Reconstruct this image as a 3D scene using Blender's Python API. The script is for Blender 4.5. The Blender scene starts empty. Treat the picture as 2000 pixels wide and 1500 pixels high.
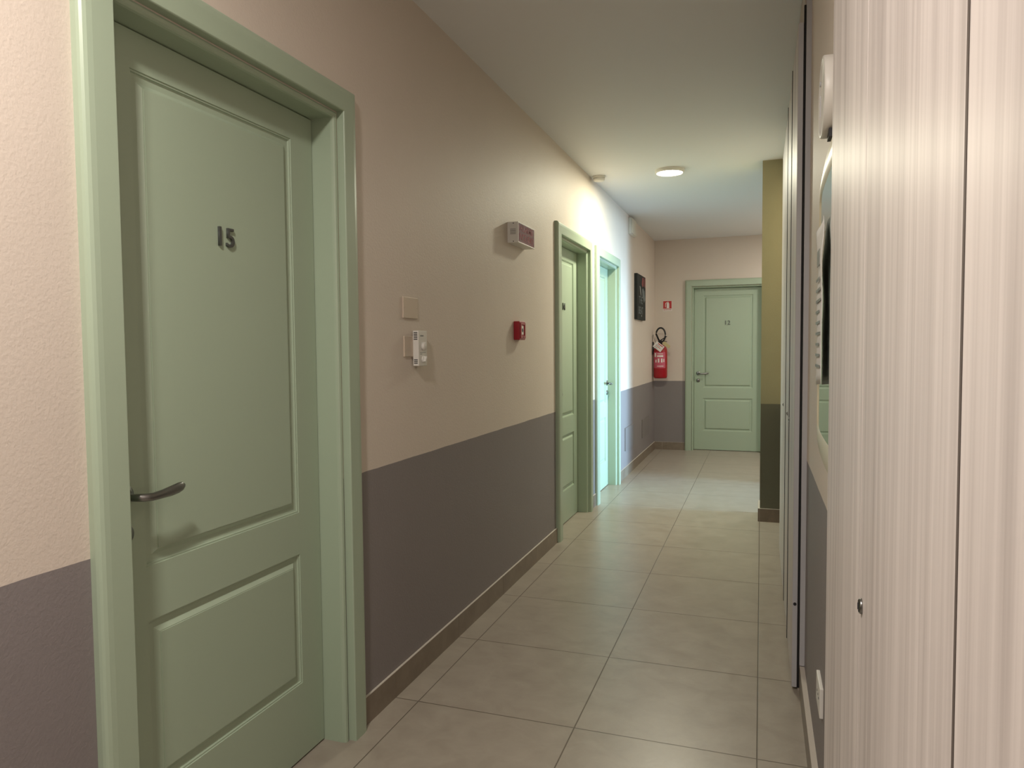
import bpy, bmesh, math, random
from mathutils import Vector, Matrix
random.seed(7)
S = bpy.context.scene
COL = S.collection
PI = math.pi

# ------------------------------------------------------------------ camera
H = 1.3138
F = 1397.205
r = Vector((0.94444885, 0.32855021, -0.00843423))
u = Vector((-0.00804989, 0.04877985, 0.99877712))
w = Vector((-0.32855985, 0.943226, -0.04871486))
cd = bpy.data.cameras.new('camera'); cam = bpy.data.objects.new('camera', cd); COL.objects.link(cam)
cd.sensor_fit = 'HORIZONTAL'; cd.sensor_width = 36.0; cd.lens = F / 2000 * 36.0
cd.clip_start = 0.01; cd.clip_end = 100
m = Matrix((r, u, -w)).transposed().to_4x4(); m.translation = Vector((0, 0, H))
cam.matrix_world = m
S.camera = cam

# ------------------------------------------------------------------ world, exposure, lights
S.view_settings.view_transform = 'Standard'; S.view_settings.look = 'None'
S.view_settings.gamma = 1.0; S.view_settings.use_curve_mapping = False
S.view_settings.exposure = 1.05
wd = bpy.data.worlds.new('world'); S.world = wd; wd.use_nodes = True
bg = wd.node_tree.nodes['Background']; bg.inputs[0].default_value = (0.45, 0.65, 1.0, 1); bg.inputs[1].default_value = 1.0

CEIL = 2.686; XL = -1.305; XR = 0.165; XF = 0.12; YF = 9.35; STRIPE = 0.889
LAMP_NEAR = (-0.68, 0.22); LAMP_FAR = (-0.679, 5.695)
def area(name, loc, rot, size, power, color, shape='DISK', sy=None, spread=180):
    l = bpy.data.lights.new(name, 'AREA'); l.shape = shape; l.size = size
    if sy: l.size_y = sy
    l.energy = power; l.color = color; l.spread = math.radians(spread)
    o = bpy.data.objects.new(name, l); o.location = loc; o.rotation_euler = rot; COL.objects.link(o)
    return o
area('lamp_light_near', (*LAMP_NEAR, CEIL - 0.032), (0, 0, 0), 0.17, 20, (1.0, 0.92, 0.85))
area('lamp_light_far', (*LAMP_FAR, CEIL - 0.032), (0, 0, 0), 0.19, 18, (0.98, 0.94, 0.72))
area('lamp_light_side', (0.95, 8.2, CEIL - 0.032), (0, 0, 0), 0.19, 14, (1.0, 0.94, 0.86))
# sky light coming through the window at the end of the side passage
area('daylight', (4.28, 6.585, 0.80), (0, math.radians(90), 0), 1.3, 28, (0.43, 0.73, 1.0), 'RECTANGLE', 0.85, 42)

# ------------------------------------------------------------------ materials
def nodes(name):
    mt = bpy.data.materials.new(name); mt.use_nodes = True
    nt = mt.node_tree; return mt, nt, nt.nodes['Principled BSDF']
def N(nt, t, **kw):
    n = nt.nodes.new(t)
    for k, v in kw.items(): setattr(n, k, v)
    return n
def mat(name, col, rough=0.5, metal=0.0, bump=0, bscale=200, bdist=0.001, coat=0, spec=0.5, var=0.0, vscale=3):
    mt, nt, b = nodes(name); L = nt.links
    b.inputs['Base Color'].default_value = (*col, 1); b.inputs['Roughness'].default_value = rough
    b.inputs['Metallic'].default_value = metal; b.inputs['Coat Weight'].default_value = coat
    b.inputs['Specular IOR Level'].default_value = spec
    tc = N(nt, 'ShaderNodeTexCoord')
    if var:
        nz = N(nt, 'ShaderNodeTexNoise'); nz.inputs['Scale'].default_value = vscale; nz.inputs['Detail'].default_value = 5
        L.new(tc.outputs['Object'], nz.inputs['Vector'])
        mx = N(nt, 'ShaderNodeMix', data_type='RGBA')
        mx.inputs[6].default_value = (*[c * (1 - var) for c in col], 1); mx.inputs[7].default_value = (*[min(1, c * (1 + var)) for c in col], 1)
        L.new(nz.outputs['Fac'], mx.inputs[0]); L.new(mx.outputs[2], b.inputs['Base Color'])
    if bump:
        nz = N(nt, 'ShaderNodeTexNoise'); nz.inputs['Scale'].default_value = bscale; nz.inputs['Detail'].default_value = 2
        L.new(tc.outputs['Object'], nz.inputs['Vector'])
        bp = N(nt, 'ShaderNodeBump'); bp.inputs['Strength'].default_value = bump; bp.inputs['Distance'].default_value = bdist
        L.new(nz.outputs['Fac'], bp.inputs['Height']); L.new(bp.outputs[0], b.inputs['Normal'])
    return mt
def emit(name, col, st):
    mt, nt, b = nodes(name)
    b.inputs['Base Color'].default_value = (*col, 1)
    b.inputs['Emission Color'].default_value = (*col, 1); b.inputs['Emission Strength'].default_value = st
    return mt

def wall_mat(name, top, low, rough=0.55, zs=STRIPE):
    """two-tone paint, orange-peel roller texture"""
    mt, nt, b = nodes(name); L = nt.links
    tc = N(nt, 'ShaderNodeTexCoord'); sp = N(nt, 'ShaderNodeSeparateXYZ'); L.new(tc.outputs['Object'], sp.inputs[0])
    nz = N(nt, 'ShaderNodeTexNoise'); nz.inputs['Scale'].default_value = 9; nz.inputs['Detail'].default_value = 4
    L.new(tc.outputs['Object'], nz.inputs['Vector'])
    wob = N(nt, 'ShaderNodeMath', operation='MULTIPLY_ADD'); wob.inputs[1].default_value = 0.006
    L.new(nz.outputs['Fac'], wob.inputs[0]); L.new(sp.outputs['Z'], wob.inputs[2])
    gt = N(nt, 'ShaderNodeMath', operation='GREATER_THAN'); gt.inputs[1].default_value = zs + 0.003
    L.new(wob.outputs[0], gt.inputs[0])
    n2 = N(nt, 'ShaderNodeTexNoise'); n2.inputs['Scale'].default_value = 2.2; n2.inputs['Detail'].default_value = 6
    L.new(tc.outputs['Object'], n2.inputs['Vector'])
    hs = N(nt, 'ShaderNodeMapRange'); hs.inputs[3].default_value = 0.96; hs.inputs[4].default_value = 1.04
    L.new(n2.outputs['Fac'], hs.inputs[0])
    mx = N(nt, 'ShaderNodeMix', data_type='RGBA'); mx.inputs[6].default_value = (*low, 1); mx.inputs[7].default_value = (*top, 1)
    L.new(gt.outputs[0], mx.inputs[0])
    vm = N(nt, 'ShaderNodeVectorMath', operation='SCALE'); L.new(mx.outputs[2], vm.inputs[0]); L.new(hs.outputs[0], vm.inputs['Scale'])
    L.new(vm.outputs[0], b.inputs['Base Color']); b.inputs['Roughness'].default_value = rough
    b.inputs['Specular IOR Level'].default_value = 0.35
    n3 = N(nt, 'ShaderNodeTexNoise'); n3.inputs['Scale'].default_value = 130; n3.inputs['Detail'].default_value = 3; n3.inputs['Roughness'].default_value = 0.55
    L.new(tc.outputs['Object'], n3.inputs['Vector'])
    n4 = N(nt, 'ShaderNodeTexNoise'); n4.inputs['Scale'].default_value = 1.6; n4.inputs['Distortion'].default_value = 0.8
    L.new(tc.outputs['Object'], n4.inputs['Vector'])
    ad = N(nt, 'ShaderNodeMath', operation='MULTIPLY_ADD'); ad.inputs[1].default_value = 3.0
    L.new(n4.outputs['Fac'], ad.inputs[0]); L.new(n3.outputs['Fac'], ad.inputs[2])
    bp = N(nt, 'ShaderNodeBump'); bp.inputs['Strength'].default_value = 0.35; bp.inputs['Distance'].default_value = 0.0025
    L.new(ad.outputs[0], bp.inputs['Height']); L.new(bp.outputs[0], b.inputs['Normal'])
    return mt

def tile_mat(name, c1, c2, grout, rough=0.33, joints=True, ox=-0.0021, oy=2.353):
    mt, nt, b = nodes(name); L = nt.links
    tc = N(nt, 'ShaderNodeTexCoord'); sp = N(nt, 'ShaderNodeSeparateXYZ'); L.new(tc.outputs['Object'], sp.inputs[0])
    nz = N(nt, 'ShaderNodeTexNoise'); nz.inputs['Scale'].default_value = 8; nz.inputs['Detail'].default_value = 8; nz.inputs['Roughness'].default_value = 0.62
    nz.inputs['Distortion'].default_value = 0.5
    mp = N(nt, 'ShaderNodeMapping'); mp.inputs['Scale'].default_value = (1.0, 1.15, 1.0); L.new(tc.outputs['Object'], mp.inputs[0])
    L.new(mp.outputs[0], nz.inputs['Vector'])
    cr = N(nt, 'ShaderNodeMapRange'); cr.inputs[1].default_value = 0.3; cr.inputs[2].default_value = 0.7
    L.new(nz.outputs['Fac'], cr.inputs[0])
    mx = N(nt, 'ShaderNodeMix', data_type='RGBA'); mx.inputs[6].default_value = (*c1, 1); mx.inputs[7].default_value = (*c2, 1)
    L.new(cr.outputs[0], mx.inputs[0])
    rg = N(nt, 'ShaderNodeMapRange'); rg.inputs[3].default_value = rough - 0.05; rg.inputs[4].default_value = rough + 0.07
    L.new(nz.outputs['Fac'], rg.inputs[0]); L.new(rg.outputs[0], b.inputs['Roughness'])
    out = mx.outputs[2]
    if joints:
        masks = []
        for ax, o, t in (('X', ox, 0.6), ('Y', oy, 0.5982)):
            a = N(nt, 'ShaderNodeMath', operation='SUBTRACT'); a.inputs[1].default_value = o - t * 20 - t / 2
            L.new(sp.outputs[ax], a.inputs[0])
            q = N(nt, 'ShaderNodeMath', operation='MODULO'); q.inputs[1].default_value = t; L.new(a.outputs[0], q.inputs[0])
            d = N(nt, 'ShaderNodeMath', operation='SUBTRACT'); d.inputs[1].default_value = t / 2; L.new(q.outputs[0], d.inputs[0])
            ab = N(nt, 'ShaderNodeMath', operation='ABSOLUTE'); L.new(d.outputs[0], ab.inputs[0])
            mr = N(nt, 'ShaderNodeMapRange'); mr.inputs[1].default_value = 0.0012; mr.inputs[2].default_value = 0.0024
            L.new(ab.outputs[0], mr.inputs[0]); masks.append(mr)
        mn = N(nt, 'ShaderNodeMath', operation='MINIMUM'); L.new(masks[0].outputs[0], mn.inputs[0]); L.new(masks[1].outputs[0], mn.inputs[1])
        m2 = N(nt, 'ShaderNodeMix', data_type='RGBA'); m2.inputs[6].default_value = (*grout, 1)
        L.new(mn.outputs[0], m2.inputs[0]); L.new(out, m2.inputs[7]); out = m2.outputs[2]
        bp = N(nt, 'ShaderNodeBump'); bp.inputs['Strength'].default_value = 0.6; bp.inputs['Distance'].default_value = 0.002
        nb = N(nt, 'ShaderNodeTexNoise'); nb.inputs['Scale'].default_value = 60; nb.inputs['Detail'].default_value = 3
        L.new(tc.outputs['Object'], nb.inputs['Vector'])
        ma = N(nt, 'ShaderNodeMath', operation='MULTIPLY_ADD'); ma.inputs[1].default_value = 0.12
        L.new(nb.outputs['Fac'], ma.inputs[0]); L.new(mn.outputs[0], ma.inputs[2])
        L.new(ma.outputs[0], bp.inputs['Height']); L.new(bp.outputs[0], b.inputs['Normal'])
    L.new(out, b.inputs['Base Color'])
    return mt

def wood_mat(name, c1, c2, rough=0.34):
    """bleached larch laminate, vertical grain with a fine brushed relief"""
    mt, nt, b = nodes(name); L = nt.links
    tc = N(nt, 'ShaderNodeTexCoord')
    def grain(sx, sz, det, dist):
        mp = N(nt, 'ShaderNodeMapping'); mp.inputs['Scale'].default_value = (sx, sx, sz); L.new(tc.outputs['Object'], mp.inputs[0])
        nz = N(nt, 'ShaderNodeTexNoise'); nz.inputs['Scale'].default_value = 1; nz.inputs['Detail'].default_value = det; nz.inputs['Distortion'].default_value = dist
        L.new(mp.outputs[0], nz.inputs['Vector']); return nz.outputs['Fac']
    g1 = grain(38, 0.9, 4, 0.35); g2 = grain(190, 2.2, 2, 0.1); g3 = grain(11, 0.35, 2, 0.2)
    a = N(nt, 'ShaderNodeMath', operation='MULTIPLY_ADD'); a.inputs[1].default_value = 0.35; L.new(g2, a.inputs[0]); L.new(g1, a.inputs[2])
    a2 = N(nt, 'ShaderNodeMath', operation='MULTIPLY_ADD'); a2.inputs[1].default_value = 0.6; L.new(g3, a2.inputs[0]); L.new(a.outputs[0], a2.inputs[2])
    mr = N(nt, 'ShaderNodeMapRange'); mr.inputs[1].default_value = 0.70; mr.inputs[2].default_value = 1.20; L.new(a2.outputs[0], mr.inputs[0])
    mx = N(nt, 'ShaderNodeMix', data_type='RGBA'); mx.inputs[6].default_value = (*c1, 1); mx.inputs[7].default_value = (*c2, 1)
    L.new(mr.outputs[0], mx.inputs[0]); L.new(mx.outputs[2], b.inputs['Base Color'])
    b.inputs['Roughness'].default_value = rough
    bp = N(nt, 'ShaderNodeBump'); bp.inputs['Strength'].default_value = 0.25; bp.inputs['Distance'].default_value = 0.0006
    L.new(g2, bp.inputs['Height']); L.new(bp.outputs[0], b.inputs['Normal'])
    return mt

PEACH = (0.69, 0.605, 0.525); TAUPE = (0.245, 0.218, 0.216)
M = {
 'wall': wall_mat('two_tone_paint', PEACH, TAUPE),
 'wall_shaded': wall_mat('two_tone_shaded_paint', (0.36, 0.335, 0.205), (0.15, 0.15, 0.105)),  # wall paint with the pier's olive shade put into the colour
 'ceil': mat('ceiling_paint', (0.80, 0.80, 0.80), 0.6, bump=0.15, bscale=90),
 'floor': tile_mat('floor_tile', (0.30, 0.258, 0.21), (0.37, 0.325, 0.27), (0.11, 0.085, 0.06), 0.32),
 'base': tile_mat('baseboard_tile', (0.17, 0.13, 0.095), (0.25, 0.20, 0.15), (0.1, 0.08, 0.06), 0.42, joints=False),
 'grout': mat('light_grout', (0.55, 0.50, 0.44), 0.8),
 'green': mat('sage_lacquer', (0.39, 0.475, 0.355), 0.33, bump=0.05, bscale=60, bdist=0.0008),
 'wood': wood_mat('bleached_wood', (0.40, 0.355, 0.335), (0.66, 0.605, 0.575), 0.46),
 'wood_dark': wood_mat('carcass_wood', (0.40, 0.34, 0.30), (0.55, 0.48, 0.43), 0.45),
 'edge': mat('grey_edge_band', (0.50, 0.50, 0.52), 0.35),
 'black': mat('black_gap_shade', (0.01, 0.01, 0.01), 0.8),
 'crack_shade': mat('brown_crack_shade', (0.10, 0.08, 0.07), 0.6),
 'nickel': mat('satin_nickel', (0.27, 0.27, 0.265), 0.28, 1.0),
 'steel': mat('brushed_steel', (0.13, 0.135, 0.13), 0.40, 0.7),
 'chrome': mat('chrome', (0.75, 0.74, 0.72), 0.12, 1.0),
 'white_pl': mat('white_plastic', (0.74, 0.72, 0.67), 0.4),
 'ivory_pl': mat('ivory_plastic', (0.66, 0.61, 0.50), 0.38),
 'beige_pl': mat('beige_plastic', (0.60, 0.50, 0.40), 0.4),
 'taupe_pl': mat('painted_plate', (0.20, 0.175, 0.17), 0.5),
 'cream': mat('cream_frame', (0.62, 0.56, 0.40), 0.35, bump=0.1, bscale=30),
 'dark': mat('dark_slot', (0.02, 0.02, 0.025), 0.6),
 'grey': mat('grey_print', (0.22, 0.23, 0.22), 0.5),
 'red': mat('red_plastic', (0.36, 0.012, 0.025), 0.3),
 'redenamel': mat('red_enamel', (0.36, 0.005, 0.012), 0.25, coat=0.2),
 'redprint': mat('red_print', (0.50, 0.02, 0.02), 0.4),
 'pinkprint': mat('pink_label', (0.55, 0.10, 0.16), 0.5),
 'whiteprint': mat('white_print', (0.85, 0.82, 0.78), 0.5),
 'rubber': mat('black_rubber', (0.012, 0.012, 0.013), 0.45),
 'paper': mat('paper', (0.78, 0.76, 0.74), 0.7, bump=0.3, bscale=14, bdist=0.004),
 'kraft': mat('yellow_tag', (0.55, 0.47, 0.25), 0.7),
 'panel_red': mat('red_acrylic', (0.20, 0.02, 0.045), 0.06, coat=0.6),
 'panel_txt': mat('red_acrylic_letters', (0.36, 0.12, 0.13), 0.12),
 'mirror': mat('mirror_glass', (0.62, 0.68, 0.64), 0.03, 1.0),
 'canvas': mat('dark_canvas', (0.008, 0.011, 0.011), 0.75, var=0.5, vscale=12),
 'c_grey': mat('canvas_grey', (0.12, 0.14, 0.15), 0.5, var=0.4, vscale=30),
 'c_red': mat('canvas_red', (0.22, 0.03, 0.035), 0.5, var=0.5, vscale=25),
 'c_white': mat('canvas_white', (0.6, 0.6, 0.58), 0.5),
 'lamp': emit('lamp_diffuser', (1.0, 0.95, 0.84), 9),
 'wireg': mat('wire', (0.35, 0.33, 0.30), 0.4, 0.8),
}
# clear window pane
mt, nt, b = nodes('window_glass'); nt.nodes.remove(b)
tr = N(nt, 'ShaderNodeBsdfTransparent'); gl = N(nt, 'ShaderNodeBsdfGlossy'); gl.inputs['Roughness'].default_value = 0.02
mxs = N(nt, 'ShaderNodeMixShader'); mxs.inputs[0].default_value = 0.06
nt.links.new(tr.outputs[0], mxs.inputs[1]); nt.links.new(gl.outputs[0], mxs.inputs[2])
nt.links.new(mxs.outputs[0], nt.nodes['Material Output'].inputs[0]); M['glass'] = mt

# ------------------------------------------------------------------ mesh helpers
def BM(): return bmesh.new()
def box(bm, lo, hi, mi=0):
    x0, y0, z0 = lo; x1, y1, z1 = hi
    v = [bm.verts.new(c) for c in ((x0,y0,z0),(x1,y0,z0),(x1,y1,z0),(x0,y1,z0),(x0,y0,z1),(x1,y0,z1),(x1,y1,z1),(x0,y1,z1))]
    for f in ((0,3,2,1),(4,5,6,7),(0,1,5,4),(1,2,6,5),(2,3,7,6),(3,0,4,7)):
        fc = bm.faces.new([v[i] for i in f]); fc.material_index = mi
def cyl(bm, c, axis, rad, h, n=32, r2=None, mi=0, cap=True):
    """cylinder/cone starting at c along axis"""
    ax = Vector(axis).normalized(); q = ax.to_track_quat('Z', 'Y'); c = Vector(c); r2 = rad if r2 is None else r2
    A = [bm.verts.new(c + q @ Vector((rad*math.cos(2*PI*i/n), rad*math.sin(2*PI*i/n), 0))) for i in range(n)]
    B = [bm.verts.new(c + q @ Vector((r2*math.cos(2*PI*i/n), r2*math.sin(2*PI*i/n), h))) for i in range(n)]
    for i in range(n):
        f = bm.faces.new((A[i], A[(i+1)%n], B[(i+1)%n], B[i])); f.smooth = True; f.material_index = mi
    if cap:
        for L_, rev in ((A, True), (B, False)):
            f = bm.faces.new(list(reversed(L_)) if rev else L_); f.material_index = mi
def lathe(bm, c, axis, prof, n=32, mi=0):
    """prof: list of (radius, height)"""
    ax = Vector(axis).normalized(); q = ax.to_track_quat('Z', 'Y'); c = Vector(c); rings = []
    for (rd, hh) in prof:
        if rd < 1e-6: rings.append([bm.verts.new(c + q @ Vector((0, 0, hh)))])
        else: rings.append([bm.verts.new(c + q @ Vector((rd*math.cos(2*PI*i/n), rd*math.sin(2*PI*i/n), hh))) for i in range(n)])
    for a, b_ in zip(rings, rings[1:]):
        for i in range(n):
            j = (i+1) % n
            if len(a) == 1 and len(b_) == 1: continue
            if len(a) == 1: vs = (a[0], b_[j], b_[i])
            elif len(b_) == 1: vs = (a[i], a[j], b_[0])
            else: vs = (a[i], a[j], b_[j], b_[i])
            f = bm.faces.new(vs); f.smooth = True; f.material_index = mi
def tube(bm, pts, rad, n=12, flat=None, mi=0):
    """swept round (or elliptical) section; rad may be a list, flat = list of (a, b) half axes (a sideways in z-ish, b along normal)"""
    pts = [Vector(p_) for p_ in pts]; rings = []; up = Vector((0, 0, 1))
    for i, p_ in enumerate(pts):
        t = (pts[min(i+1, len(pts)-1)] - pts[max(i-1, 0)]).normalized()
        s = t.cross(up)
        if s.length < 1e-3: s = t.cross(Vector((0, 1, 0)))
        s.normalize(); v = s.cross(t).normalized()
        a, b_ = flat[i] if flat else ((rad[i], rad[i]) if isinstance(rad, list) else (rad, rad))
        rings.append([bm.verts.new(p_ + v*a*math.cos(2*PI*k/n) + s*b_*math.sin(2*PI*k/n)) for k in range(n)])
    for A, B in zip(rings, rings[1:]):
        for k in range(n):
            f = bm.faces.new((A[k], A[(k+1)%n], B[(k+1)%n], B[k])); f.smooth = True; f.material_index = mi
    for R_ in (rings[0], rings[-1]):
        f = bm.faces.new(R_); f.material_index = mi
def prism(bm, pts2, y0, y1, mi=0):
    """outline in x,z extruded along y"""
    A = [bm.verts.new((x, y0, z)) for x, z in pts2]; B = [bm.verts.new((x, y1, z)) for x, z in pts2]; n = len(pts2)
    for i in range(n):
        f = bm.faces.new((A[i], A[(i+1)%n], B[(i+1)%n], B[i])); f.material_index = mi
    for q in (A, B):
        f = bm.faces.new(q); f.material_index = mi
def obj(name, bm, mats, parent=None, bevel=0, seg=2, smooth_angle=None):
    bmesh.ops.recalc_face_normals(bm, faces=bm.faces)
    me = bpy.data.meshes.new(name); bm.to_mesh(me); bm.free()
    for mm in (mats if isinstance(mats, (list, tuple)) else [mats]): me.materials.append(mm)
    o = bpy.data.objects.new(name, me); COL.objects.link(o)
    if parent: o.parent = parent
    if bevel:
        md = o.modifiers.new('bevel', 'BEVEL'); md.width = bevel; md.segments = seg; md.limit_method = 'ANGLE'; md.angle_limit = math.radians(40)
        md.harden_normals = False
    return o
def tag(o, label=None, cat=None, group=None, kind=None):
    if label: o['label'] = label
    if cat: o['category'] = cat
    if group: o['group'] = group
    if kind: o['kind'] = kind
    return o
def empty(name, loc, rz, label, cat, group=None, kind=None):
    o = bpy.data.objects.new(name, None); COL.objects.link(o); o.location = loc; o.rotation_euler = (0, 0, rz); o.empty_display_size = 0.1
    return tag(o, label, cat, group, kind)
def text_mesh(name, s, size, depth, material, parent, loc, rot, sx=1.0, offset=0.0):
    cu = bpy.data.curves.new(name, 'FONT'); cu.body = s; cu.size = size; cu.extrude = depth; cu.align_x = 'CENTER'; cu.align_y = 'CENTER'; cu.offset = offset
    t = bpy.data.objects.new(name + '_src', cu); COL.objects.link(t)
    dg = bpy.context.evaluated_depsgraph_get(); me = bpy.data.meshes.new_from_object(t.evaluated_get(dg))
    bpy.data.objects.remove(t); me.name = name; me.materials.clear(); me.materials.append(material)
    o = bpy.data.objects.new(name, me); COL.objects.link(o); o.parent = parent; o.location = loc; o.rotation_euler = rot; o.scale = (sx, 1, 1)
    return o
LEFT = PI / 2       # local x -> world +Y, local y (into the wall) -> world -X
RIGHT = -PI / 2     # local x -> world -Y, local y (into the wall) -> world +X

# ------------------------------------------------------------------ the setting
D15, D14, D13 = 1.09, 4.63, 5.838        # outer left edges of the door casings on the left wall
DW = 1.03; DH = 2.165; CW = 0.094        # casing width, height, opening inset
D12 = -0.915
YB = -3.0; TH = 0.22
# floor, ceiling
bm = BM(); box(bm, (-1.6, YB - 0.2, -0.1), (5.2, 9.7, 0.0))
tag(obj('floor', bm, M['floor']), 'beige square porcelain floor tiles of the corridor', 'floor', kind='structure')
bm = BM(); box(bm, (-1.6, YB - 0.2, CEIL), (5.2, 9.7, CEIL + 0.1))
tag(obj('ceiling', bm, M['ceil']), 'flat off-white painted corridor ceiling', 'ceiling', kind='structure')
# left wall: solid lengths, niches at the doors
bm = BM(); ys = [YB]
for d in (D15, D14, D13): ys += [d + CW, d + DW - CW]
ys.append(YF + 0.2)
for i in range(len(ys) - 1):
    a, b_ = ys[i], ys[i+1]
    if i % 2 == 0: box(bm, (XL - TH, a, 0), (XL, b_, CEIL))
    else:
        box(bm, (XL - TH, a, DH - CW), (XL, b_, CEIL)); box(bm, (XL - TH, a, 0), (XL - 0.15, b_, DH - CW))
tag(obj('wall_left', bm, M['wall']), 'long left wall painted peach above a taupe dado', 'wall', kind='structure')
# far wall with niche for the end door
bm = BM(); a, b_ = D12 + CW, D12 + DW - CW
box(bm, (XL, YF, 0), (a, YF + TH, CEIL)); box(bm, (b_, YF, 0), (1.8, YF + TH, CEIL))
box(bm, (a, YF, DH - CW), (b_, YF + TH, CEIL)); box(bm, (a, YF + 0.15, 0), (b_, YF + TH, DH - CW))
tag(obj('wall_far', bm, M['wall']), 'end wall of the corridor, peach above taupe, around door 12', 'wall', kind='structure')
bm = BM(); box(bm, (XL - TH, YB - 0.15, 0), (1.0, YB, CEIL))
tag(obj('wall_back', bm, M['wall']), 'wall closing the corridor behind the viewer', 'wall', kind='structure')
# right wall pieces between the fitted closets, beyond the passage
bm = BM()
box(bm, (XR, YB, 0), (XR + 0.15, -0.42, CEIL))
box(bm, (XR, 1.462, 0), (XR + 0.6, 2.882, CEIL))
box(bm, (XR, 4.872, 0), (XR + 0.6, 5.66, CEIL))
box(bm, (0.74, YB, 0), (0.9, 5.66, CEIL))
tag(obj('wall_right', bm, M['wall']), 'narrow peach and taupe wall strip between the two wood closets', 'wall', kind='structure')
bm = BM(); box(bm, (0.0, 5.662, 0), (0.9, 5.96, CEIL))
tag(obj('wall_return', bm, M['wall_shaded']), 'wall pier with painted-in olive shade facing the viewer, left of which door 12 shows', 'wall', kind='structure')
bm = BM(); box(bm, (0.9, 5.81, 0), (4.3, 5.96, CEIL)); box(bm, (0.6, 7.21, 0), (4.3, 7.36, CEIL))  # second wall, unseen, lengthened to narrow the daylight fan
box(bm, (0.9, 5.96, 2.10), (1.02, 7.21, CEIL)); box(bm, (1.6, 7.36, 0), (1.75, YF, CEIL))  # unseen header added to keep daylight off the corridor ceiling
tag(obj('wall_side_passage', bm, M['wall']), 'side passage walls behind the wall pier, with a header added to block daylight', 'wall', kind='structure')
bm = BM()
box(bm, (4.3, 5.8, 0), (4.42, 7.4, 0.1)); box(bm, (4.3, 5.8, 2.4), (4.42, 7.4, CEIL)); box(bm, (4.3, 5.8, 0.1), (4.42, 5.98, 2.4)); box(bm, (4.3, 7.19, 0.1), (4.42, 7.4, 2.4))
tag(obj('wall_window_side', bm, M['wall']), 'end wall of the side passage around its tall window', 'wall', kind='structure')
win = empty('window_1', (4.34, 6.585, 0.1), 0, 'tall window at the end of the side passage', 'window', kind='structure')
bm = BM(); 
for y in (-0.605, -0.02, 0.565): box(bm, (-0.02, y, 0), (0.03, y + 0.04, 2.3))
for z in (0, 2.26): box(bm, (-0.02, -0.605, z), (0.03, 0.605, z + 0.04))
obj('window_frame', bm, M['white_pl'], win)
bm = BM(); box(bm, (0.0, -0.565, 0.04), (0.006, 0.565, 2.26)); obj('pane', bm, M['glass'], win)

# baseboards: tile pieces, slightly proud of the wall, with pale grout on the top edge
BH = 0.098; BT = 0.010
def baseboard(name, runs, label):
    """runs: list of (axis, fixed face coordinate, wall coordinate, a, b)"""
    bm = BM()
    for ax, face, wall, a, b_ in runs:
        org = 2.353 if ax == 'Y' else -0.0021; t = 0.5982 if ax == 'Y' else 0.6
        k0 = math.floor((a - org) / t); cuts = [a] + [org + t*k for k in range(k0, k0 + 30) if a < org + t*k < b_] + [b_]
        for c, d in zip(cuts, cuts[1:]):
            if d - c < 0.01: continue
            lo, hi = sorted((face, wall))
            if ax == 'Y': box(bm, (lo, c + 0.001, 0), (hi, d - 0.001, BH)); box(bm, (lo + (0.001 if face < wall else 0), c, 0.0), (hi - (0 if face < wall else 0.001), d, BH + 0.001), 1)
            else: box(bm, (c + 0.001, lo, 0), (d - 0.001, hi, BH)); box(bm, (c, lo + 0.001, 0), (d, hi, BH + 0.001), 1)
    return tag(obj(name, bm, [M['base'], M['grout']]), label, 'baseboard', kind='structure')
baseboard('baseboard_left', [('Y', XL + BT, XL, YB, D15), ('Y', XL + BT, XL, D15 + DW, D14), ('Y', XL + BT, XL, D14 + DW, D13), ('Y', XL + BT, XL, D13 + DW, YF)], 'brown-grey tile skirting along the left wall')
baseboard('baseboard_far', [('X', YF - BT, YF, XL + BT, D12)], 'brown-grey tile skirting left of door 12')
baseboard('baseboard_right', [('Y', XR - 0.018, XR, 1.462, 2.875)], 'brown-grey tile skirting under the right wall strip')
baseboard('baseboard_return', [('X', 5.649, 5.662, -0.014, 0.16), ('Y', -0.014, 0.0, 5.662, 5.96)], 'dark brown tile skirting on the wall pier')

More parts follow.
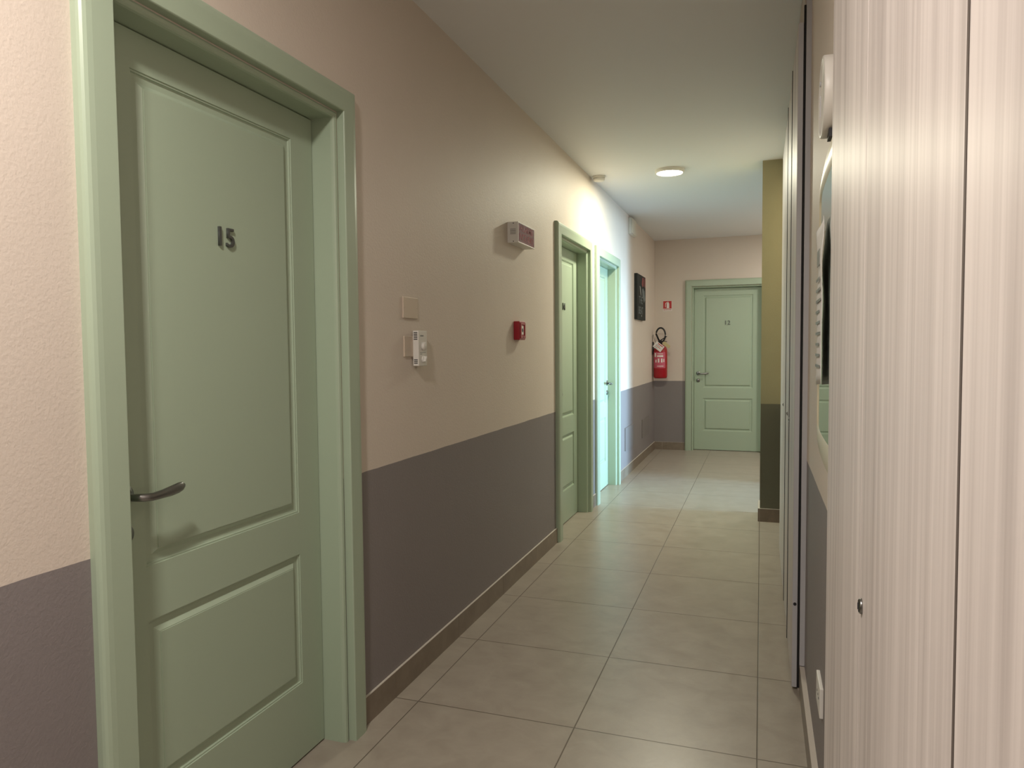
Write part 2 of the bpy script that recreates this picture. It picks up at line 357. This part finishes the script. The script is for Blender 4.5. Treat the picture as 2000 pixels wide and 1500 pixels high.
# ------------------------------------------------------------------ doors
def u_sweep(bm, prof, wd_, ht):
    """profile of (s, y) swept up, across and down a door opening with mitred corners"""
    rows = []
    for s, y in prof:
        rows.append([bm.verts.new(c) for c in ((s, y, 0), (s, y, ht - s), (wd_ - s, y, ht - s), (wd_ - s, y, 0))])
    for A, B in zip(rows, rows[1:]):
        for k in range(3): bm.faces.new((A[k], A[k+1], B[k+1], B[k]))
def make_leaf_mesh(u0, u1, z0, z1, panels, y):
    bm = BM()
    pu0, pu1 = panels[0][0], panels[0][1]
    us = [u0, pu0, pu1, u1]; zs = [z0, panels[1][2], panels[1][3], panels[0][2], panels[0][3], z1]
    V = {(i, j): bm.verts.new((us[i], y, zs[j])) for i in range(4) for j in range(6)}
    for i in range(3):
        for j in range(5):
            if i == 1 and j in (1, 3): continue
            bm.faces.new((V[i, j], V[i+1, j], V[i+1, j+1], V[i, j+1]))
    prof = [(0.0010, 0.0030), (0.0050, 0.0030), (0.0065, 0.0075), (0.0100, 0.0085), (0.0225, 0.0090), (0.0240, 0.0088), (0.0350, 0.0005), (0.0375, 0.0005), (0.0380, -0.0010), (0.0400, -0.0010)]
    for j in (1, 3):
        ring = [V[1, j], V[2, j], V[2, j+1], V[1, j+1]]
        a, b_, c, d = pu0, pu1, zs[j], zs[j+1]
        for s, dy in prof:
            nr = [bm.verts.new(q) for q in ((a+s, y+dy, c+s), (b_-s, y+dy, c+s), (b_-s, y+dy, d-s), (a+s, y+dy, d-s))]
            for k in range(4): bm.faces.new((ring[k], ring[(k+1)%4], nr[(k+1)%4], nr[k]))
            ring = nr
        bm.faces.new(ring)
    # sides and back
    B = [bm.verts.new(q) for q in ((u0, y+0.04, z0), (u1, y+0.04, z0), (u1, y+0.04, z1), (u0, y+0.04, z1))]
    bm.faces.new(B)
    bm.faces.new([V[i, 0] for i in range(4)] + [B[1], B[0]]); bm.faces.new([V[i, 5] for i in range(4)] + [B[2], B[3]])
    bm.faces.new([V[0, j] for j in range(6)] + [B[3], B[0]]); bm.faces.new([V[3, j] for j in range(6)] + [B[2], B[1]])
    return bm
OP = 0.102; LY = 0.080
def make_door(name, loc, rz, digits, side, label):
    root = empty(name, loc, rz, label, 'door', kind='structure')
    bm = BM()
    u_sweep(bm, [(0.0, 0.0), (0.0, -0.014), (0.002, -0.020), (0.006, -0.0245), (0.013, -0.0275), (0.025, -0.029), (0.076, -0.029), (0.0785, -0.028), (0.0795, -0.0255), (0.0795, 0.012)], DW, DH)
    obj('casing', bm, M['green'], root, bevel=0.0015, seg=2)
    bm = BM()
    u_sweep(bm, [(0.0795, 0.012), (0.0815, 0.012), (0.0815, 0.004), (0.0835, -0.0015), (0.089, -0.004), (0.0965, -0.002), (0.1005, 0.003), (OP, 0.010), (OP, 0.132), (0.13, 0.132)], DW, DH)
    obj('jamb', bm, M['green'], root, bevel=0.001, seg=2)
    g = 0.0028
    bm = make_leaf_mesh(OP + g, DW - OP - g, 0.006, DH - OP - g, [(0.215, 0.815, 0.800, 1.972), (0.215, 0.815, 0.247, 0.667)], LY)
    leaf = obj('door_leaf', bm, M['green'], root)
    # house number, two steel digits
    z = 1.622
    for k, ch in enumerate(digits):
        text_mesh('digit', ch, 0.074, 0.0035, M['steel'], leaf, (0.508 + (k - 0.5) * 0.043 + (0.003 if ch == '1' else 0), LY - 0.0045, z), (PI/2, 0, 0), 1.0, 0.0002)
    # lever handle
    sgn = 1 if side == 'L' else -1; hu = 0.156 if side == 'L' else DW - 0.156
    bm = BM(); lathe(bm, (hu, LY + 0.001, 0.985), (0, -1, 0), [(0.0, 0), (0.025, 0), (0.025, 0.006), (0.0235, 0.009), (0.012, 0.0105), (0.0, 0.0105)])
    hd = obj('door_handle', bm, M['nickel'], leaf)
    bm = BM(); pts = []; fl = []
    for t, off, dz, a, b_ in ((0, -0.006, 0, 0.0085, 0.0085), (0, -0.030, 0, 0.0085, 0.0085), (0.004, -0.043, 0, 0.009, 0.0085), (0.014, -0.052, -0.001, 0.0095, 0.0082), (0.032, -0.056, -0.002, 0.0095, 0.0075),
                             (0.060, -0.056, -0.001, 0.0105, 0.0065), (0.088, -0.055, 0.001, 0.0125, 0.0055), (0.111, -0.054, 0.004, 0.0130, 0.0050), (0.125, -0.053, 0.006, 0.0110, 0.0045), (0.132, -0.053, 0.007, 0.0050, 0.003)):
        pts.append((hu + sgn*t, LY + off, 0.981 + dz)); fl.append((a, b_))
    tube(bm, pts, 0.008, 16, fl); obj('lever', bm, M['nickel'], hd)
    bm = BM(); lathe(bm, (hu, LY + 0.001, 0.893), (0, -1, 0), [(0.0, 0), (0.024, 0), (0.024, 0.005), (0.0225, 0.007), (0.0, 0.0075)])
    kc = obj('keyhole_cover', bm, M['nickel'], leaf)
    bm = BM(); cyl(bm, (hu, LY - 0.0055, 0.897), (0, -1, 0), 0.0045, 0.0016, 12); box(bm, (hu - 0.002, LY - 0.0071, 0.884), (hu + 0.002, LY - 0.0055, 0.896)); obj('keyhole', bm, M['dark'], leaf)
    return root
make_door('door_1', (XL, D15, 0), LEFT, '15', 'L', 'large sage green panelled door numbered 15 in the left foreground')
make_door('door_2', (XL, D14, 0), LEFT, '14', 'L', 'sage green panelled door 14, first after the red call point on the left wall')
make_door('door_3', (XL, D13, 0), LEFT, '13', 'R', 'sage green door 13 lit pale blue by daylight, farthest on the left wall')
make_door('door_4', (D12, YF, 0), 0, '12', 'L', 'sage green panelled door 12 in the end wall')

# ------------------------------------------------------------------ fitted closets on the right
def closet(name, y0, y1, edges, locks, label, end_filler, top=2.50):
    """local x = world -Y from y1, doors face the corridor"""
    root = empty(name, (XF, y0, 0), 0, label, 'closet')
    bm = BM()
    box(bm, (0.022, 0.0, 0.0), (0.60, y1 - y0, CEIL - 0.004))
    obj('carcass', bm, M['wood_dark'], root)
    for i, (a, b_) in enumerate(zip(edges, edges[1:])):
        ga, gb = (0.0026 if e == 0.523 else 0.0018 for e in (a, b_))
        bm = BM(); box(bm, (0.0, a - y0 + ga, 0.012), (0.019, b_ - y0 - gb, top))
        d = obj('closet_door', bm, [M['wood']], root, bevel=0.0012)
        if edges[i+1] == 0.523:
            bm = BM(); box(bm, (-0.0002, b_ - y0 - 0.0024, 0.012), (0.0215, b_ - y0 + 0.0024, top)); obj('gap_shade', bm, M['crack_shade'], root)  # brown strip painting the shade in the open crack between doors
        for ly, lz in locks[i]:
            bm = BM(); lathe(bm, (0.001, ly - y0, lz), (-1, 0, 0), [(0.0, 0), (0.0095, 0.0), (0.0095, 0.0030), (0.0078, 0.0048), (0.0070, 0.0040), (0.0, 0.0040)], 24)
            box(bm, (-0.0050, ly - y0 - 0.0008, lz - 0.004), (-0.0034, ly - y0 + 0.0008, lz + 0.004), 1)
            obj('cylinder_lock', bm, [M['nickel'], M['dark']], d)
    return root
c1 = closet('closet', -0.42, 1.455, [-0.42, 0.055, 0.523, 0.985, 1.455], [[], [], [(0.962, 0.993)], []], 'whitish wood-grain closet filling the right foreground with one small lock', None)
c2 = closet('closet', 2.885, 4.862, [2.885, 3.37, 3.87, 4.36, 4.862], [[(3.345, 0.995)], [(3.60, 1.0)], [(4.26, 0.992)], []], 'pale wood closet farther down the right wall, seen edge-on before the wall pier', None)
bm = BM(); box(bm, (0.0270, -0.008, BH + 0.002), (0.0500, -0.0005, CEIL - 0.01)); obj('edge_trim', bm, M['edge'], c2, bevel=0.001)
bm = BM(); box(bm, (0.0010, -0.0012, 0.012), (0.0180, 0.0030, 2.499)); obj('edge_band', bm, M['edge'], c2)
bm = BM(); box(bm, (0.0192, -0.003, 0.012), (0.0266, 0.010, 2.56)); obj('gap_shade', bm, M['black'], c2)  # black strip standing for the shade inside the gap
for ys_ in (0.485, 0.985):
    bm = BM(); box(bm, (-0.0028, ys_ - 0.003, 0.012), (0.001, ys_ + 0.003, 2.50)); obj('seam_shade', bm, M['dark'], c2)  # dark strips added to draw the shaded door seams
bm = BM(); cyl(bm, (0.009, 0.0000, 0.335), (0, -1, 0), 0.006, 0.003, 16); obj('hinge_cap', bm, M['dark'], c2)

# ------------------------------------------------------------------ ceiling lamp(s), detector
def downlight(xy, label):
    root = empty('ceiling_lamp', (*xy, CEIL), 0, label, 'lamp')
    bm = BM(); lathe(bm, (0, 0, 0), (0, 0, -1), [(0.113, 0.0), (0.113, 0.014), (0.109, 0.024), (0.104, 0.027), (0.099, 0.026), (0.099, 0.018)], 48)
    obj('rim', bm, M['white_pl'], root)
    bm = BM(); lathe(bm, (0, 0, 0), (0, 0, -1), [(0.0985, 0.018), (0.096, 0.024), (0.07, 0.0265), (0.0, 0.028)], 48)
    obj('diffuser', bm, M['lamp'], root)
    return root
downlight(LAMP_FAR, 'round glowing white lamp on the ceiling before the end wall')
downlight((0.95, 8.2), 'round ceiling lamp in the side hall hidden behind the wall pier')
downlight(LAMP_NEAR, 'round ceiling lamp above the foreground, out of the picture')
root = empty('smoke_detector', (-1.235, 5.70, CEIL), 0, 'small round white smoke detector on the ceiling by the left wall', 'smoke detector')
bm = BM(); lathe(bm, (0, 0, 0), (0, 0, -1), [(0.0, 0.0), (0.050, 0.0), (0.050, 0.010), (0.046, 0.013), (0.040, 0.013)], 40); obj('detector_base', bm, M['white_pl'], root)
bm = BM(); lathe(bm, (0, 0, 0), (0, 0, -1), [(0.040, 0.012), (0.046, 0.018), (0.046, 0.030), (0.040, 0.038), (0.015, 0.042), (0.0, 0.042)], 40); obj('sensor_head', bm, M['white_pl'], root)

# ------------------------------------------------------------------ left-wall fittings (local x = +Y, y into wall)
def wall_item(name, y, z, label, cat, group=None): return empty(name, (XL, y, z), LEFT, label, cat, group)
# blank cover plates
def cover(y0, y1, z0, z1, label, material, dep=0.006, screws=True):
    root = wall_item('cover_plate', y0, z0, label, 'cover plate')
    bm = BM(); box(bm, (0, -dep, 0), (y1 - y0, 0.001, z1 - z0)); obj('plate', bm, material, root, bevel=0.0025, seg=3)
    if screws:
        for x in (0.010, (y1 - y0) - 0.010):
            bm = BM(); cyl(bm, (x, -dep + 0.0008, (z1 - z0) / 2), (0, -1, 0), 0.0028, 0.0014, 12)
            obj('screw', bm, material, root)
cover(2.470, 2.594, 1.437, 1.520, 'blank beige cover plate above the thermostat', M['beige_pl'])
cover(2.474, 2.594, 1.287, 1.368, 'blank beige cover plate partly behind the thermostat', M['beige_pl'])
cover(7.22, 7.74, 0.265, 0.50, 'taupe painted cover low on the left wall, nearer to door 13', M['taupe_pl'], 0.010, False)
cover(8.32, 8.84, 0.265, 0.48, 'taupe painted cover low on the left wall, nearer to the end wall', M['taupe_pl'], 0.010, False)
# thermostat
t = wall_item('thermostat', 2.543, 1.250, 'white room thermostat with two knobs over a beige plate', 'thermostat')
bm = BM(); box(bm, (0, -0.031, 0), (0.076, -0.0055, 0.140)); obj('thermostat_case', bm, M['white_pl'], t, bevel=0.0025, seg=3)
for z in [0.104, 0.1105, 0.117, 0.1235, 0.130, 0.010, 0.0165, 0.023]:
    bm = BM(); box(bm, (-0.0006, -0.0265, z), (0.002, -0.0105, z + 0.0034)); obj('vent_slot', bm, M['dark'], t)
bm = BM(); lathe(bm, (0.038, -0.031, 0.078), (0, -1, 0), [(0.0, 0), (0.017, 0), (0.016, 0.010), (0.013, 0.012), (0.0, 0.0125)]); box(bm, (0.037, -0.0442, 0.078), (0.039, -0.043, 0.092)); obj('dial_knob', bm, M['white_pl'], t)
bm = BM(); lathe(bm, (0.038, -0.031, 0.026), (0, -1, 0), [(0.0, 0), (0.014, 0), (0.013, 0.005), (0.0, 0.006)])
v0 = len(bm.verts); box(bm, (0.0345, -0.046, 0.014), (0.0415, -0.0365, 0.038))
bmesh.ops.rotate(bm, verts=list(bm.verts)[-8:], cent=(0.038, -0.04, 0.026), matrix=Matrix.Rotation(math.radians(35), 3, 'Y')); obj('mode_knob', bm, M['white_pl'], t)
for lo_, hi_ in (((0.016, 0.117), (0.044, 0.122)), ((0.012, 0.052), (0.062, 0.054)), ((0.014, 0.046), (0.030, 0.0485))):
    bm = BM(); box(bm, (lo_[0], -0.0316, lo_[1]), (hi_[0], -0.0306, hi_[1])); obj('dial_mark', bm, M['grey'], t)
# alarm sign
a = wall_item('alarm_sign', 3.692, 1.890, 'white box alarm sign with dark red ALLARME INCENDIO panel', 'alarm sign')
bm = BM(); AW, AH, AD = 0.292, 0.112, 0.062
box(bm, (0, -AD + 0.004, 0), (AW, 0.0, AH))
for (x0, z0, x1, z1) in ((0, 0, AW, 0.006), (0, AH - 0.006, AW, AH), (0, 0.006, 0.006, AH - 0.006), (AW - 0.006, 0.006, AW, AH - 0.006)): box(bm, (x0, -AD, z0), (x1, -AD + 0.005, z1))
obj('sign_housing', bm, M['white_pl'], a, bevel=0.001)
bm = BM(); box(bm, (0.0062, -AD + 0.001, 0.0062), (AW - 0.0062, -AD + 0.0045, AH - 0.0062)); pn = obj('sign_panel', bm, M['panel_red'], a); tag(pn, 'glossy dark red panel')
text_mesh('sign_lettering', 'ALLARME\nINCENDIO', 0.050, 0.0003, M['panel_txt'], pn, (AW/2, -AD + 0.0006, AH/2 + 0.004), (PI/2, 0, 0), 1.05, 0.0008)
for k in range(5):
    bm = BM(); box(bm, (-0.0006, -0.048, 0.046 + k * 0.0065), (0.002, -0.016, 0.0478 + k * 0.0065)); obj('vent_slot', bm, M['dark'], a)
for z in (0.007, AH - 0.008):
    bm = BM(); cyl(bm, (0.0005, -0.034, z), (-1, 0, 0), 0.0030, 0.0010, 12); obj('screw', bm, M['dark'], a)
# manual call point
c = wall_item('call_point', 3.780, 1.365, 'small red fire alarm call point below the alarm sign', 'call point')
bm = BM(); box(bm, (0, -0.036, 0), (0.102, 0, 0.104)); obj('call_point_case', bm, M['red'], c, bevel=0.004, seg=3)
bm = BM()
for (x0, z0, x1, z1) in ((0.008, 0.008, 0.094, 0.024), (0.008, 0.084, 0.094, 0.096), (0.008, 0.024, 0.024, 0.084), (0.078, 0.024, 0.094, 0.084)): box(bm, (x0, -0.041, z0), (x1, -0.034, z1))
obj('front_frame', bm, M['red'], c, bevel=0.0015)
bm = BM(); box(bm, (0.030, -0.0375, 0.030), (0.066, -0.0355, 0.078)); e_ = obj('break_glass', bm, M['whiteprint'], c); tag(e_, 'white break-glass pane')
bm = BM(); cyl(bm, (0.048, -0.0375, 0.054), (0, -1, 0), 0.011, 0.0008, 20); obj('press_mark', bm, M['dark'], c)
bm = BM(); cyl(bm, (0.051, -0.041, 0.016), (0, -1, 0), 0.004, 0.0008, 12); obj('test_keyhole', bm, M['dark'], c)
# small ivory box high on the wall
k = wall_item('junction_box', 7.44, 2.495, 'ivory rectangular box high on the left wall near the ceiling', 'junction box')
bm = BM(); box(bm, (0, -0.030, 0), (0.27, 0, 0.165)); obj('box_body', bm, M['white_pl'], k, bevel=0.003)
bm = BM(); box(bm, (0.004, -0.040, 0.004), (0.266, -0.0302, 0.161)); obj('box_lid', bm, M['ivory_pl'], k, bevel=0.004, seg=3)
# picture
pc = wall_item('picture', 7.80, 1.630, 'black canvas picture with red and white marks on the left wall', 'picture')
PW, PH = 0.58, 0.495
bm = BM(); box(bm, (0, -0.034, 0), (PW, 0, PH)); cv = obj('canvas', bm, M['canvas'], pc, bevel=0.002)
def flat(name, pts_, mt_, y=-0.0346):
    bm = BM(); prism(bm, pts_, y, y + 0.0008); return obj(name, bm, mt_, cv)
flat('painted_shape', [(0.30, 0.40), (0.34, 0.47), (0.42, 0.485), (0.46, 0.45), (0.43, 0.385), (0.36, 0.37)], M['c_red'])
flat('painted_shape', [(0.49, 0.39), (0.50, 0.48), (0.56, 0.49), (0.57, 0.37)], M['c_red'])
flat('painted_shape', [(0.165, 0.37), (0.20, 0.36), (0.245, 0.30), (0.265, 0.255), (0.22, 0.29)], M['c_white'])
flat('painted_shape', [(0.32, 0.34), (0.40, 0.36), (0.50, 0.33), (0.55, 0.24), (0.47, 0.20), (0.36, 0.26)], M['c_grey'])
text_mesh('painted_lettering', 'THE\nBEAT', 0.115, 0.0004, M['c_grey'], cv, (0.24, -0.0345, 0.155), (PI/2, 0, 0), 1.15, 0.001)
bm = BM(); cyl(bm, (0.30, -0.0338, 0.045), (0, -1, 0), 0.010, 0.0008, 16); obj('painted_dot', bm, M['c_white'], cv)

# ------------------------------------------------------------------ extinguisher corner
ex = empty('fire_extinguisher', (-1.205, 9.19, 0.93), 0, 'red fire extinguisher with black hose loop hung in the far left corner', 'fire extinguisher')
bm = BM(); lathe(bm, (0, 0, 0), (0, 0, 1), [(0.0, 0.012), (0.05, 0.004), (0.074, 0.0), (0.083, 0.010), (0.086, 0.03), (0.086, 0.335), (0.083, 0.365), (0.070, 0.395), (0.048, 0.415), (0.028, 0.424), (0.022, 0.428), (0.022, 0.44), (0, 0.44)], 40)
cy = obj('cylinder_body', bm, M['redenamel'], ex)
bm = BM()
def arc_patch(bm, r_, a0, a1, z0, z1, n=14, mi=0):
    A = []; B = []
    for i in range(n + 1):
        t_ = a0 + (a1 - a0) * i / n
        A.append(bm.verts.new((r_*math.cos(t_), r_*math.sin(t_), z0))); B.append(bm.verts.new((r_*math.cos(t_), r_*math.sin(t_), z1)))
    for i in range(n):
        f = bm.faces.new((A[i], A[i+1], B[i+1], B[i])); f.material_index = mi; f.smooth = True
arc_patch(bm, 0.0868, math.radians(-150), math.radians(-40), 0.13, 0.33)
for (a0, a1, z0, z1) in ((-140, -120, 0.27, 0.32), (-110, -62, 0.305, 0.312), (-112, -60, 0.27, 0.29), (-128, -116, 0.20, 0.235), (-104, -92, 0.20, 0.25), (-78, -66, 0.20, 0.25), (-58, -50, 0.205, 0.245), (-112, -58, 0.15, 0.158)):
    arc_patch(bm, 0.0872, math.radians(a0), math.radians(a1), z0, z1, 8, 1)
lb = obj('label_sticker', bm, [M['pinkprint'], M['whiteprint']], cy); tag(lb, 'pink printed label')
bm = BM(); lathe(bm, (0, 0, 0.43), (0, 0, 1), [(0, 0), (0.026, 0), (0.026, 0.03), (0.018, 0.04), (0.018, 0.055), (0, 0.055)], 24)
box(bm, (-0.012, -0.05, 0.465), (0.012, 0.01, 0.485)); obj('valve', bm, M['rubber'], ex, bevel=0.002)
bm = BM(); tube(bm, [(0.0, 0.01, 0.478), (0.02, -0.02, 0.49), (0.05, -0.05, 0.505), (0.085, -0.075, 0.525)], 0.007, 10, [(0.004, 0.010)] * 4)
tube(bm, [(0.0, 0.0, 0.468), (0.03, -0.03, 0.468), (0.085, -0.07, 0.462)], 0.007, 10, [(0.004, 0.010)] * 3); obj('squeeze_lever', bm, M['rubber'], ex)
bm = BM(); hp = []
for i in range(25):
    t_ = math.radians(200 - 285 * i / 24 - 30) 
    hp.append((0.008 + 0.058 * math.cos(t_), -0.045, 0.545 + 0.090 * math.sin(t_)))
tube(bm, [(-0.005, -0.03, 0.455)] + hp + [(0.012, -0.06, 0.475)], 0.0105, 12); obj('hose', bm, M['rubber'], ex)
bm = BM(); th = math.radians(-38)
bx = [(-0.060, -0.042), (0.060, -0.042), (0.060, 0.042), (-0.060, 0.042)]
ptt = [(x*math.cos(th) - z*math.sin(th), x*math.sin(th) + z*math.cos(th)) for x, z in bx]
bm = BM(); prism(bm, [(x - 0.010, z + 0.400) for x, z in ptt], -0.101, -0.100)
tg = obj('inspection_tag', bm, M['paper'], ex); tag(tg, 'white paper tag with red and grey print')
for (x0, z0, x1, z1, mm) in ((-0.03, 0.022, 0.045, 0.032, 'redprint'), (-0.04, 0.004, 0.02, 0.010, 'grey'), (-0.04, -0.012, 0.035, -0.006, 'redprint'), (-0.045, -0.030, 0.0, -0.024, 'grey')):
    q = [(x*math.cos(th) - z*math.sin(th) - 0.010, x*math.sin(th) + z*math.cos(th) + 0.400) for x, z in ((x0, z0), (x1, z0), (x1, z1), (x0, z1))]
    bm = BM(); prism(bm, q, -0.1016, -0.1008); obj('tag_print', bm, M[mm], tg)
bm = BM(); prism(bm, [(0.03, 0.445), (0.07, 0.462), (0.135, 0.405), (0.12, 0.375), (0.06, 0.41)], -0.092, -0.091); tag(obj('yellow_tag', bm, M['kraft'], ex), 'small yellow tag')
bm = BM(); tube(bm, [(-0.10, -0.01, 0.46), (-0.097, -0.03, 0.53), (-0.085, -0.05, 0.55), (-0.072, -0.05, 0.50), (-0.05, -0.03, 0.44), (-0.02, -0.01, 0.435)], 0.0035, 8); obj('wire_hook', bm, M['wireg'], ex)
bm = BM(); box(bm, (-0.1, -0.02, 0.30), (-0.085, 0.02, 0.46)); box(bm, (-0.10, -0.015, 0.43), (0.0, 0.015, 0.436)); obj('wall_bracket', bm, M['rubber'], ex)
# pictogram sign
sg = empty('extinguisher_sign', (-1.195, YF, 1.785), 0, 'red square fire extinguisher pictogram on the end wall', 'sign')
bm = BM(); box(bm, (0, -0.003, 0.0), (0.112, 0.0, 0.130)); bd = obj('sign_board', bm, M['whiteprint'], sg)
bm = BM(); box(bm, (0.003, -0.0036, 0.030), (0.109, -0.0028, 0.127)); rp = obj('red_field', bm, M['redprint'], bd)
bm = BM(); prism(bm, [(0.047, 0.036), (0.079, 0.036), (0.079, 0.092), (0.073, 0.104), (0.068, 0.108), (0.068, 0.118), (0.058, 0.118), (0.058, 0.108), (0.053, 0.104), (0.047, 0.092)], -0.0042, -0.0034)
prism(bm, [(0.028, 0.050), (0.034, 0.046), (0.036, 0.090), (0.050, 0.110), (0.046, 0.114), (0.030, 0.095)], -0.0042, -0.0034); obj('pictogram', bm, M['whiteprint'], rp)
text_mesh('sign_lettering', 'ESTINTORE', 0.020, 0.0003, M['redprint'], bd, (0.056, -0.0034, 0.0155), (PI/2, 0, 0), 0.95, 0.0005)

# ------------------------------------------------------------------ right wall fittings (local x = -Y, y into wall)
def right_item(name, y, z, label, cat): return empty(name, (XR, y, z), RIGHT, label, cat)
# round-cornered mirror with a paper taped to it
MY1, MY0 = 2.145, 1.475
mr = right_item('mirror', MY1, 0.0, 'cream framed mirror with curved top and bottom on the right wall', 'mirror')
def arch(k, n=28):
    """k = 0 outer edge of the frame, k = 1 its inner edge"""
    wdt = MY1 - MY0; side = 0.010 * k; x0, x1 = side, wdt - side; pts_ = []
    def zc(x, top):
        s_ = (x - wdt/2) / (wdt/2 - side); v_ = max(0.0, 1 - s_*s_); cr = 0.030 * (1 - max(0.0, 1 - abs(s_)**14) ** 0.5)
        outer = (1.745 + 0.045*v_) if top else (1.050 - 0.034*v_)
        inner = (1.722 + 0.006*v_) if top else (1.090 - 0.006*v_)
        z_ = outer * (1 - k) + inner * k
        return z_ - cr if top else z_ + cr
    for i in range(n + 1):
        x = x0 + (x1 - x0) * (0.5 - 0.5*math.cos(PI*i/n)); pts_.append((x, zc(x, False)))
    for i in range(n + 1):
        x = x1 - (x1 - x0) * (0.5 - 0.5*math.cos(PI*i/n)); pts_.append((x, zc(x, True)))
    return pts_
bm = BM(); rings = []
for k_, y in ((0.0, 0.0), (0.0, -0.014), (0.08, -0.0175), (0.5, -0.0185), (0.92, -0.0175), (1.0, -0.0150)):
    rings.append([bm.verts.new((x, y, z)) for x, z in arch(k_)])
for A, B in zip(rings, rings[1:]):
    n_ = len(A)
    for i in range(n_):
        f = bm.faces.new((A[i], A[(i+1)%n_], B[(i+1)%n_], B[i])); f.smooth = True
fr = obj('mirror_frame', bm, M['cream'], mr)
bm = BM(); prism(bm, arch(0.98), -0.0155, -0.002); obj('mirror_glass', bm, M['mirror'], mr)
pp = right_item('paper_notice', 2.118, 1.210, 'white printed paper sheet stuck on the cream framed mirror', 'paper')
bm = BM(); nx, nz_ = 8, 16; V = {}
for i in range(nx + 1):
    for j in range(nz_ + 1):
        x = 0.21 * i / nx; z = 0.41 * j / nz_
        V[i, j] = bm.verts.new((x, -0.0225 - 0.004*math.sin(j*0.9 + i*0.5) * (j / nz_)**2 - 0.003 * (i/nx), z + (0.012 * i / nx)))
for i in range(nx):
    for j in range(nz_): f = bm.faces.new((V[i, j], V[i+1, j], V[i+1, j+1], V[i, j+1])); f.smooth = True
po = obj('sheet', bm, M['paper'], pp); sm = po.modifiers.new('solidify', 'SOLIDIFY'); sm.thickness = 0.0008
bm = BM()
for j in range(9):
    z = 0.05 + j * 0.028; box(bm, (0.03, -0.0275, z), (0.18 - 0.02*(j % 3), -0.0268, z + 0.007))
box(bm, (0.07, -0.0285, 0.31), (0.15, -0.0272, 0.35)); obj('printed_lines', bm, M['grey'], po)
# round white wall unit
rd = right_item('wall_clock', 1.892, 1.908, 'round white wall unit above the cream framed mirror', 'wall clock')
bm = BM(); lathe(bm, (0, 0, 0), (0, -1, 0), [(0.0, 0.0), (0.090, 0.0), (0.094, 0.004), (0.094, 0.031), (0.091, 0.034), (0.086, 0.034), (0.083, 0.031), (0.0, 0.031)], 64); obj('round_case', bm, M['white_pl'], rd)
bm = BM(); cyl(bm, (-0.055, -0.031, 0.050), (0, -1, 0), 0.006, 0.003, 16); box(bm, (-0.052, -0.033, -0.03), (-0.050, -0.031, 0.02)); obj('face_mark', bm, M['edge'], rd)
bm = BM(); box(bm, (0.0, -0.020, -0.105), (0.05, 0.0, -0.086)); obj('cable_bracket', bm, M['dark'], rd)
# socket low on the right wall
so = right_item('wall_socket', 2.170, 0.312, 'white wall socket plate low on the right wall strip', 'socket')
bm = BM(); box(bm, (0, -0.009, 0), (0.125, 0.001, 0.082)); obj('socket_plate', bm, M['white_pl'], so, bevel=0.002, seg=3)
for x in (0.040, 0.065, 0.09):
    bm = BM(); cyl(bm, (x, -0.0088, 0.041), (0, -1, 0), 0.0035, 0.0009, 12); obj('socket_hole', bm, M['dark'], so)
